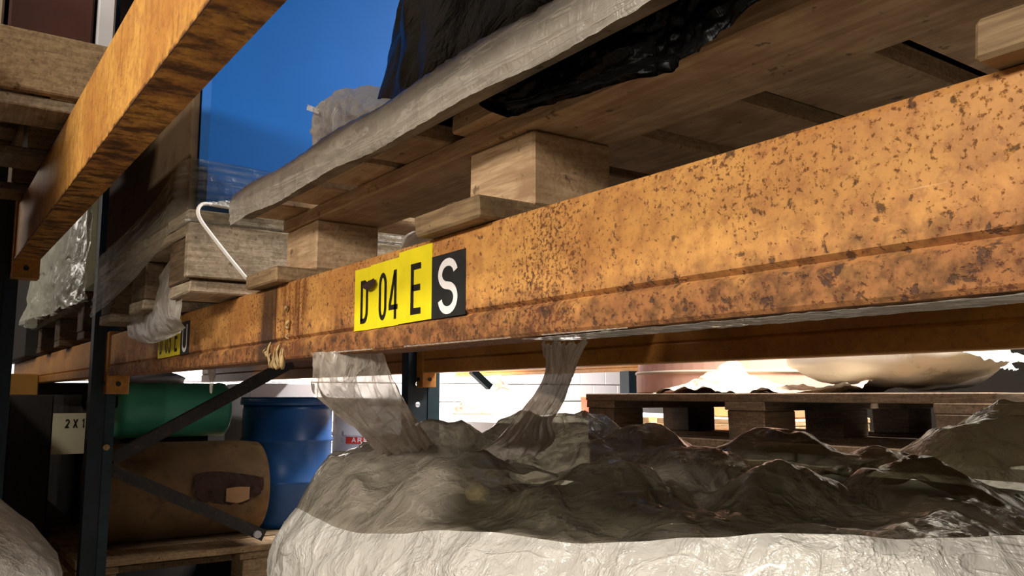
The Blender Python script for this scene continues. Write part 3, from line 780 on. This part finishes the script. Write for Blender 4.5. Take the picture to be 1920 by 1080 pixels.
for k, v_ in enumerate(ft.data.vertices):
    q = v_.co+Vector(big.location)
    fold = -.98-1.25*(q.y-.6)+.05*noise.noise(q*5)          # the film lies doubled left of this fold
    d_ = min(1, max(0, (fold-q.x)/.07+.5))*.75
    vv = (k % 81)/80
    d_ = max(d_, min(1, max(0, (.055+.03*noise.noise(q*9)-vv)/.045)))
    # light grey double layer over the low heap in the middle
    d_ = max(d_, .45*max(0, min(1, 1.6*noise.noise(Vector((q.x*3.2, q.y*3.2, 7)))+.1)))
    for p_, r_ in mounds[3:6]: d_ = max(d_, .75*math.exp(-((q.x-p_.x)**2+(q.y-p_.y)**2)/.0225))
    da.data[k].value = d_
m = MB(); m.grid(lambda u, v: wall_pt(u, v), NTH, 90, True); m.build('film_side', 'film_white', big, smooth=True)
m = MB()
m.grid(lambda u, v: wall_pt(u, v, -.022)-Vector((0, 0, .014 if u > .5 else .06)), NTH, 24, True); m.build('bulk_bag', 'bag_white', big, smooth=True)
def content(u, v):
    th = u*2*math.pi; i = int(u*NTH) % NTH; s_ = .955*(1-.99*v)
    x, y = plan(th, s_)
    z_ = top_z(x, y, min(1, s_*1.04), rimz[i])
    lumpy = .03*ridge(Vector((x, y, 1)), 3.1, 3)
    z_ = min(z_-.045, 1.425+.25*(z_-1.45))-.02+lumpy*.5
    if s_ > .93: z_ = min(z_, rimz[i]-.03)
    if math.sin(th) > 0 and s_ > .6: z_ = max(z_, rimz[i]-.012)
    if math.cos(th) > .6 and s_ > .6: z_ = max(z_, min(rimz[i]-.02, 1.44))
    return Vector((x, y, z_))
m = MB(); m.grid(content, 120, 50, True); m.build('dark_contents', 'content_dark', big, smooth=True)
m = MB(); c0 = P(897, 925, d=1.12)
for k, (a, b, c_) in enumerate(((0, 0, 0),)):
    bm_ = bmesh.new(); bmesh.ops.create_icosphere(bm_, subdivisions=2, radius=.017)
    for v_ in bm_.verts: v_.co = Vector((v_.co.x*1.2, v_.co.y*1.0, v_.co.z*.8))*(1+.2*noise.noise(v_.co*60))
    m.add([v_.co+c0 for v_ in bm_.verts], [[q.index for q in f_.verts] for f_ in bm_.faces]); bm_.free()
m.build('pale_lump', 'paper_cream', big)

# torn strips of film hanging from the beam down to the load
def SD(rows): return [[P(a, b, d=c_) for a, b, c_ in r] for r in rows]
rows = SD([[(594, 655, 1.12), (640, 655, 1.10), (690, 652, 1.08), (728, 650, 1.06)],
           [(594, 695, 1.14), (640, 700, 1.11), (695, 695, 1.09), (738, 690, 1.08)],
           [(598, 735, 1.17), (650, 742, 1.14), (708, 740, 1.12), (758, 735, 1.11)],
           [(655, 778, 1.24), (690, 785, 1.21), (738, 780, 1.19), (778, 772, 1.18)],
           [(695, 820, 1.32), (728, 822, 1.30), (765, 818, 1.29), (796, 808, 1.28)],
           [(730, 862, 1.40), (758, 860, 1.39), (790, 856, 1.38), (822, 848, 1.37)]])
m = sheet(rows, 70, 50, .009, 7, (1, 4), 21)
tag(m.build('film_strip', 'film_grey', smooth=True, origin=rows[0][1]), 'wide torn strip of clear film hanging below the yellow label', 'plastic film')
rows = SD([[(1018, 632, .80), (1045, 630, .79), (1072, 628, .78), (1102, 626, .78)],
           [(1026, 665, .84), (1044, 665, .83), (1062, 664, .83), (1088, 662, .82)],
           [(1022, 697, .90), (1040, 698, .89), (1056, 698, .88), (1072, 697, .88)],
           [(1000, 737, 1.0), (1018, 740, .99), (1038, 740, .98), (1060, 738, .97)],
           [(962, 785, 1.14), (985, 786, 1.12), (1008, 786, 1.11), (1034, 782, 1.10)],
           [(930, 822, 1.3), (960, 822, 1.28), (1000, 818, 1.26), (1040, 812, 1.25)],
           [(890, 858, 1.33), (930, 858, 1.31), (975, 852, 1.30), (1020, 842, 1.29)]])
m = sheet(rows, 70, 40, .007, 7, (1, 4), 33)
tag(m.build('film_strip', 'film_grey', smooth=True, origin=rows[0][1]), 'narrow twisted strip of clear film hanging in front of the rear beam', 'plastic film')
m = sheet(SD([[(388, 688, 1.8), (400, 688, 1.79), (404, 686, 1.79)], [(392, 705, 1.8), (400, 708, 1.8), (402, 704, 1.8)], [(394, 735, 1.8), (397, 738, 1.8), (399, 734, 1.8)]]), 12, 8, .003)
tag(m.build('film_shred', 'film_grey', smooth=True), 'tiny shred of film dangling from the beam above the green drum', 'plastic film')

# ------------------------------------------------------------------ lower level of the next bay
LZ = 1.105
for yy, lab in ((.45, 'lower front orange rack beam of the dark next bay'), (1.46, 'lower rear orange rack beam of the dark next bay')):
    rack_beam(lab, -5.4, POSTX-.05, yy, LZ-.26, .115, .045, 'orange_clean', conn=False)
pal4 = pallet('pallet', 'dim pallet under the brown roll in the dark next bay', (-3.45, .98, LZ-.144), 0, 1.2, 1.1, 7, .03, 'wood', bw=.12)
# brown roll lying on the pallet, its end torn open
rl = thing('paper_roll', P(370, 985, x=-3.2), 'large brown paper roll lying on its side with a torn end', 'paper roll')
A = P(268, 915, x=-3.25); B = P(425, 915, x=-3.05)
ax = Vector((0, 1, 0)); rr = .165
A = Vector((-3.15, .52, LZ+rr+.002)); B = Vector((-3.15, 1.02, LZ+rr+.002))
m = MB(); rot = Matrix.Rotation(-math.pi/2, 3, 'X')
def rollp(u, v):
    th = u*2*math.pi; s_ = 1-.05*max(0, (v-.75)/.25)**2+.012*noise.noise(Vector((math.cos(th)*2, v*4, math.sin(th)*2)))
    return Vector((-3.15+rr*1.05*s_*math.cos(th), .50+.56*v, LZ+rr+rr*s_*math.sin(th)))
m.grid(rollp, 48, 20, True); m.f.append(tuple(i*21 for i in range(48))); m.f.append(tuple(i*21+20 for i in reversed(range(48))))
m.build('outer_wrap', 'roll_paper', rl, smooth=True)
# torn patches on the roll (lifted paper and the dark hole under it)
def rp(th, y, out=.004):
    return Vector((-3.15+(rr*1.05+out)*math.cos(math.radians(th)), y, LZ+rr+(rr+out)*math.sin(math.radians(th))))
m = sheet([[rp(22, .80), rp(24, .86), rp(20, .95), rp(14, 1.03)], [rp(6, .79), rp(6, .86), rp(4, .95), rp(3, 1.03)], [rp(-8, .80), rp(-12, .86), rp(-16, .95), rp(-5, 1.02)]], 20, 40, .006, 14, (1, 2), 6, ragged=.25)
m.build('torn_hole', 'torn_dark', rl, smooth=True)
m = sheet([[rp(4, .90, .012), rp(5, .94, .014), rp(4, .98, .013)], [rp(-10, .90, .014), rp(-12, .94, .02), rp(-9, .98, .014)]], 8, 8, .002, 9)
m.build('torn_flap', 'cardboard', rl, smooth=True)
# green drum lying on top of it, further in
gd = thing('drum', (-3.35, .92, LZ+.33), 'green plastic drum lying on its side above the brown roll', 'drum')
prof = [(0, 0), (.085, 0), (.10, .012), (.104, .03), (.10, .04), (.10, .15), (.104, .16), (.10, .17), (.10, .36), (.104, .37), (.10, .39), (.085, .40), (0, .40)]
m = MB(); m.lathe((-3.35, .60, LZ+.33+.108), prof, 40, rot=Matrix.Rotation(-math.pi/2, 3, 'X')); m.build('body', 'drum_green', gd, smooth=True)
m = MB(); m.lathe((-3.30, .592, LZ+.33+.14), [(0, 0), (.022, 0), (.022, .012), (0, .012)], 16, rot=Matrix.Rotation(-math.pi/2, 3, 'X')); m.build('bung_cap', 'dark_goods', gd)
# blue drum standing
def stand_drum(label, c, r, h, mat, ringmat=None, lidmat=None):
    T = thing('drum', c, label, 'drum')
    prof = [(0, 0), (r*.92, 0), (r*.98, .015), (r, .04), (r, h*.32), (r*1.03, h*.335), (r*1.03, h*.35), (r, h*.365), (r, h*.64), (r*1.03, h*.655), (r*1.03, h*.67), (r, h*.685), (r, h*.90), (r*.99, h*.94)]
    m = MB(); m.lathe(c, prof, 48); m.build('body', mat, T, smooth=True)
    m = MB(); m.lathe(c, [(r*.9, h*.94), (r*1.045, h*.94), (r*1.055, h*.955), (r*1.055, h*.985), (r*1.03, h), (r*.9, h*1.0), (r*.86, h*.985), (0, h*.985)], 48); m.build('lid_ring', lidmat or mat, T, smooth=True)
    return T
bd = P(533, 980, y=1.22)
stand_drum('blue plastic drum standing beside the brown roll in the next bay', (bd.x, bd.y, LZ), .172, .485, 'drum_blue')
wc = P(690, 880, y=1.72)
wd_ = stand_drum('white stained drum with a red printed band behind the blue drum', (wc.x-.02, 1.78, LZ), .21, .48, 'drum_white', lidmat='drum_white')
# printed band and letters wrap the drum body
def ondrum(T, cx, cy, r, ch, a0, a1, z0, z1, mat, wd, name='printed_letter'):
    m = MB()
    for s_ in glyph(ch):
        pts = [(a0+(a1-a0)*u, z0+(z1-z0)*v) for u, v in s_]
        stroke_mesh(m, [(p[0]*r, p[1]) for p in pts], wd, lambda a, b: (cx+r*math.cos(a/r), cy+r*math.sin(a/r), b))
    return m.build(name, mat, T, fix=False)
wx, wy = wc.x-.02, 1.78; wr_ = .2125
ac = math.atan2(-wy, -wx)
zc = 1.6-(838-740)/F*3.40
m = MB(); a0, a1 = ac-.74, ac+.60
m.grid(lambda u, v: Vector((wx+wr_*math.cos(a0+(a1-a0)*u), wy+wr_*math.sin(a0+(a1-a0)*u), zc-.004+.034*v)), 24, 1); bandp = m.build('printed_band', 'print_red', wd_, fix=False)
for k, ch in enumerate('AREM'):
    ondrum(bandp, wx, wy, wr_+.001, ch, ac-.58+k*.135, ac-.48+k*.135, zc+.003, zc+.023, 'print_white', .0048)
for k, ch in enumerate('XU'):
    ondrum(wd_, wx, wy, wr_+.001, ch, ac-.36+k*.16, ac-.24+k*.16, zc-.045, zc-.014, 'print_grey', .006)
boxthing('carton', 'tall carton under the white stained drum', 'carton', 'cardboard', wx-.22, wx+.22, wy-.19, wy+.22, 0, LZ-.002)
# dark goods at the back of that bay, some added to hide bright background
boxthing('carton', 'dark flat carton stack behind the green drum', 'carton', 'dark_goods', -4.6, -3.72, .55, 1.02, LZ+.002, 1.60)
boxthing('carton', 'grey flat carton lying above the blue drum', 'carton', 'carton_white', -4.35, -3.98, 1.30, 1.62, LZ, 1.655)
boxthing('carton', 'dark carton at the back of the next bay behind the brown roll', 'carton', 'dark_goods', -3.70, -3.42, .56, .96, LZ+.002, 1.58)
boxthing('carton', 'dark carton added under the dim pallet to cover the bright floor behind', 'carton', 'dark_goods', -4.1, -2.85, .6, 1.42, 0, .76)  # added filler, hides the bright floor between the pallet boards
boxthing('carton', 'dark carton added behind the dim pallet to hide a bright patch', 'carton', 'dark_goods', -4.9, wx-.26, 1.63, 1.9, 0, 1.25)  # added filler, hides the bright spot seen through the pallet
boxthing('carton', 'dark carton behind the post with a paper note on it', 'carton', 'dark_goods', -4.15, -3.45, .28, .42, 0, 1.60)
m = MB(); a = P(100, 775, x=-3.44); b = P(165, 850, x=-3.44)
m.box(-3.444, -3.440, a.y, b.y, b.z, a.z)
nt = thing('paper_note', (-3.44, (a.y+b.y)/2, b.z), 'cream paper note with handwriting on the dark carton behind the post', 'paper')
m.build('sheet_of_paper', 'paper_note', nt)
for k, ch in enumerate('2X1'):
    p0 = P(122+k*15, 802, x=-3.438); p1 = P(131+k*15, 786, x=-3.438)
    m = MB()
    for s_ in glyph(ch): stroke_mesh(m, [(p0.y+(p1.y-p0.y)*u, p0.z+(p1.z-p0.z)*v) for u, v in s_], .0045, lambda q, s2: (-3.4385, q, s2))
    m.build('written_mark', 'print_black', nt, fix=False)
a = P(12, 700, x=-4.2); b = P(66, 812, x=-4.2)
boxthing('panel', 'plain orange-brown board standing at the left edge below the beam', 'board', 'panel_orange', -4.23, -4.2, a.y, b.y, b.z, a.z)
boxthing('crate', 'black plastic crate below the orange-brown board at the left', 'crate', 'dark_goods', -4.3, -3.8, .15, .27, .8, b.z)
boxthing('dark_filler', 'tall dark stack added at the far end to hide the lit wall', 'carton', 'dark_goods', -5.5, -4.75, .20, 1.30, 0, 1.66)  # added dark mass that keeps the lit wall from showing
boxthing('crate', 'dark box added beside the tall dark stack to close a bright gap', 'crate', 'dark_goods', -5.5, -4.95, 1.305, 1.75, 0, 1.50)  # added dark box filling the bright gap next to the stack
boxthing('dark_filler', 'dark block added on the upper level to cover the white wall gap', 'carton', 'dark_goods', -5.5, -4.4, .40, 1.5, pz+.002, 2.6)  # added dark mass over the white gap beside the post
# pale crumpled sheets glimpsed under the beam, far behind
def heap(name, label, cat, c, sx_, sy_, sz_, mat, seed, amp=.18, nn=48, f_=1.3):
    c = Vector(c)
    def fn(u, v):
        a = v*math.pi/2; th = u*2*math.pi
        p = Vector((math.cos(a)*math.cos(th), math.cos(a)*math.sin(th), math.sin(a)))
        k = 1+amp*ridge(p+Vector((seed, 0, 0)), f_, 4)*(.35+.65*math.sin(a) if v > 0 else .35)
        return c+Vector((p.x*sx_*k, p.y*sy_*k, max(0, p.z*sz_*k)))
    m = MB(); m.grid(fn, nn, nn//2, True)
    m.f.append(tuple(i*(nn//2+1) for i in range(nn)))
    return tag(m.build(name, mat, smooth=True, origin=c), label, cat)

heap('crumpled_sheets', 'pale crumpled sheets on the dark stack glimpsed under the beam', 'paper', (-4.95, 1.02, 1.662), .10, .20, .06, 'carton_white', 8, .25)
# ------------------------------------------------------------------ the lit aisle behind the rack
PCZ = 1.46
cxp = -1.445; cyp = 1.75+.4
palc = pallet('pallet', 'dark backlit pallet carrying sacks behind the rear beam', (cxp, cyp, PCZ), math.pi/2, .80, 1.25, 5, .03, 'wood_dark', bw=.13)
# white cartons under it
xs = [-2.12, -1.72, -1.335, -.96, -.60]
for i, lab in enumerate(('white carton under the left end of the backlit pallet', 'white carton with a dark square label under the backlit pallet', 'white carton under the middle of the backlit pallet', 'white carton under the right end of the backlit pallet')):
    T = boxthing('carton', lab, 'carton', 'carton_white', xs[i]+.004, xs[i+1]-.004, 1.80, 2.5, PCZ-.34, PCZ-.002)
    if i == 1:
        m = MB(); m.box(xs[i]+.13, xs[i]+.19, 1.7965, 1.80, PCZ-.09, PCZ-.004); m.build('dark_label', 'dark_goods', T)
boxthing('carton', 'lower row of white cartons stacked to the floor', 'carton', 'carton_white', -2.1, -.6, 1.82, 2.5, 0, PCZ-.345)
DT = PCZ+.144
cdm = thing('fibre_drum', (-1.86, 2.17, DT), 'pinkish cardboard drum on the backlit pallet', 'drum')
m = MB(); m.lathe((-1.84, 2.17, DT), [(0, 0), (.30, 0), (.303, .004), (.303, .06), (.297, .066), (.297, .30), (.30, .34), (0, .34)], 56); m.build('body', 'cardboard_pink', cdm, smooth=False)
m = MB(); m.lathe((-1.84, 2.17, DT), [(.300, .058), (.3065, .060), (.3065, .067), (.300, .069)], 56); m.build('seam_ring', 'paper_cream', cdm, smooth=True)
rows = []
for k, y_ in enumerate((1.76, 1.84, 1.93, 2.02)):
    rows.append([Vector((-1.80+.13*i, y_, DT+.016+max(0, .030*k*math.sin(i*1.3+.2))+.014*(i % 2))) for i in range(6)])
m = sheet(rows, 60, 90, .022, 9, (1, 1.6), 41); tag(m.build('crumpled_paper', 'paper_cream', smooth=False, origin=rows[0][0]), 'crumpled cream wrapping paper on the backlit pallet', 'paper')
def sack(label, c, lx, ly, lz, mat, rz, seed):
    T = thing('sack', c, label, 'sack'); c = Vector(c); rm = Matrix.Rotation(rz, 3, 'Z')
    def fn(u, v):
        th = u*2*math.pi; a = (v-.5)*math.pi
        x = math.copysign(abs(math.cos(th))**.6, math.cos(th))*math.cos(a)**.6; y = math.copysign(abs(math.sin(th))**.6, math.sin(th))*math.cos(a)**.6
        z_ = math.copysign(abs(math.sin(a))**.8, math.sin(a))
        fl = (1-.45*abs(x)**3)
        p = Vector((x*lx/2, y*ly/2, z_*lz/2*fl))
        k = .010*ridge(Vector((p.x*4, p.y*4, p.z*8+seed)), 1.5, 4)
        return c+rm @ (p+Vector((0, 0, 1))*k*1.0)+Vector((0, 0, lz/2+.004))
    m = MB(); m.grid(fn, 72, 36, True); m.build('sack_body', mat, T, smooth=True)
    m = MB()
    m2 = sheet([[c+rm @ Vector((lx/2*.93, ly*(q-.5)*.8, lz*.5+.01)) for q in (0, .33, .66, 1)], [c+rm @ Vector((lx/2*1.10, ly*(q-.5)*.78, lz*.42)) for q in (0, .33, .66, 1)]], 8, 30, .006, 9, (1, 3), seed)
    m2.build('sewn_end', mat, T, smooth=True)
sack('plump off-white sack lying at the middle of the backlit pallet', (-1.19, 2.02, DT), .50, .36, .16, 'sack_white', .05, 3)
sack('off-white sack at the right end of the backlit pallet', (-.655, 2.14, DT+.004), .40, .38, .15, 'sack_white', -.4, 9)
sack('dull white folded sack behind the crumpled paper', (-1.30, 2.42, DT), .34, .28, .15, 'white_wrap', .2, 14)
# white wrapped load with a heap of film on it
tw = thing('white_wrapped_load', (-3.3, 2.9, 0), 'brightly lit white-wrapped load top in the far aisle', 'wrapped load')
TZ = 1.50
m = MB(); m.box(-4.2, -2.9, 2.05, 3.4, 0, TZ, .01); m.build('wrapped_body', 'white_wrap', tw, bevel=.02)
heap('film_heap', 'crumpled heap of greyish film on the white wrapped load', 'plastic film', (-3.72, 2.62, TZ), .22, .30, .10, 'film_grey', 3, .22)
m = sheet([[P(930, 768, d=4.5), P(960, 765, d=4.5), P(985, 768, d=4.5)], [P(925, 735, d=4.5), P(950, 720, d=4.45), P(975, 738, d=4.5)], [P(918, 705, d=4.5), P(930, 700, d=4.5), P(940, 703, d=4.5)]], 30, 24, .02, 6, (1, 2), 4)
tag(m.build('film_wisp', 'film_grey', smooth=True), 'upright wisp of film rising from the greyish film heap', 'plastic film')
boxthing('box', 'orange-red box beside the dark pallet block', 'box', 'box_red', -3.02, -2.93, 2.52, 2.64, TZ+.002, TZ+.09)
boxthing('carton', 'carton stack under the light new pallet', 'carton', 'cardboard_tan', -2.85, -2.02, 2.62, 3.3, 0, 1.358)
palf = pallet('pallet', 'light new pallet seen through the backlit pallet', (-2.42, 2.96, 1.36), .12, .78, .62, 6, .04, 'wood_bright', bw=.09)
boxthing('carton', 'tan carton seen through the backlit pallet', 'carton', 'cardboard_tan', -2.70, -2.15, 2.85, 3.2, 1.506, 1.72)
# far rack: lit beam, post and brace
fbm_ = rack_beam('far orange beam glowing in the lamplight behind the rear beam', -7.2, -2.5, 4.4, 1.775, .10, .05, 'orange_clean', conn=False)
frf = thing('upright_frame', (-5.0, 4.5, 0), 'distant dark upright with a slanting brace in front of the block wall', 'rack upright')
m = MB(); m.box(-4.75, -4.65, 4.35, 4.43, 0, 1.775); m.build('post', 'post_dark', frf)
m = MB(); m.beam(P(885, 695, x=-5.6), P(918, 726, x=-5.6), .05, .05); m.build('diagonal_brace', 'post_dark', frf)
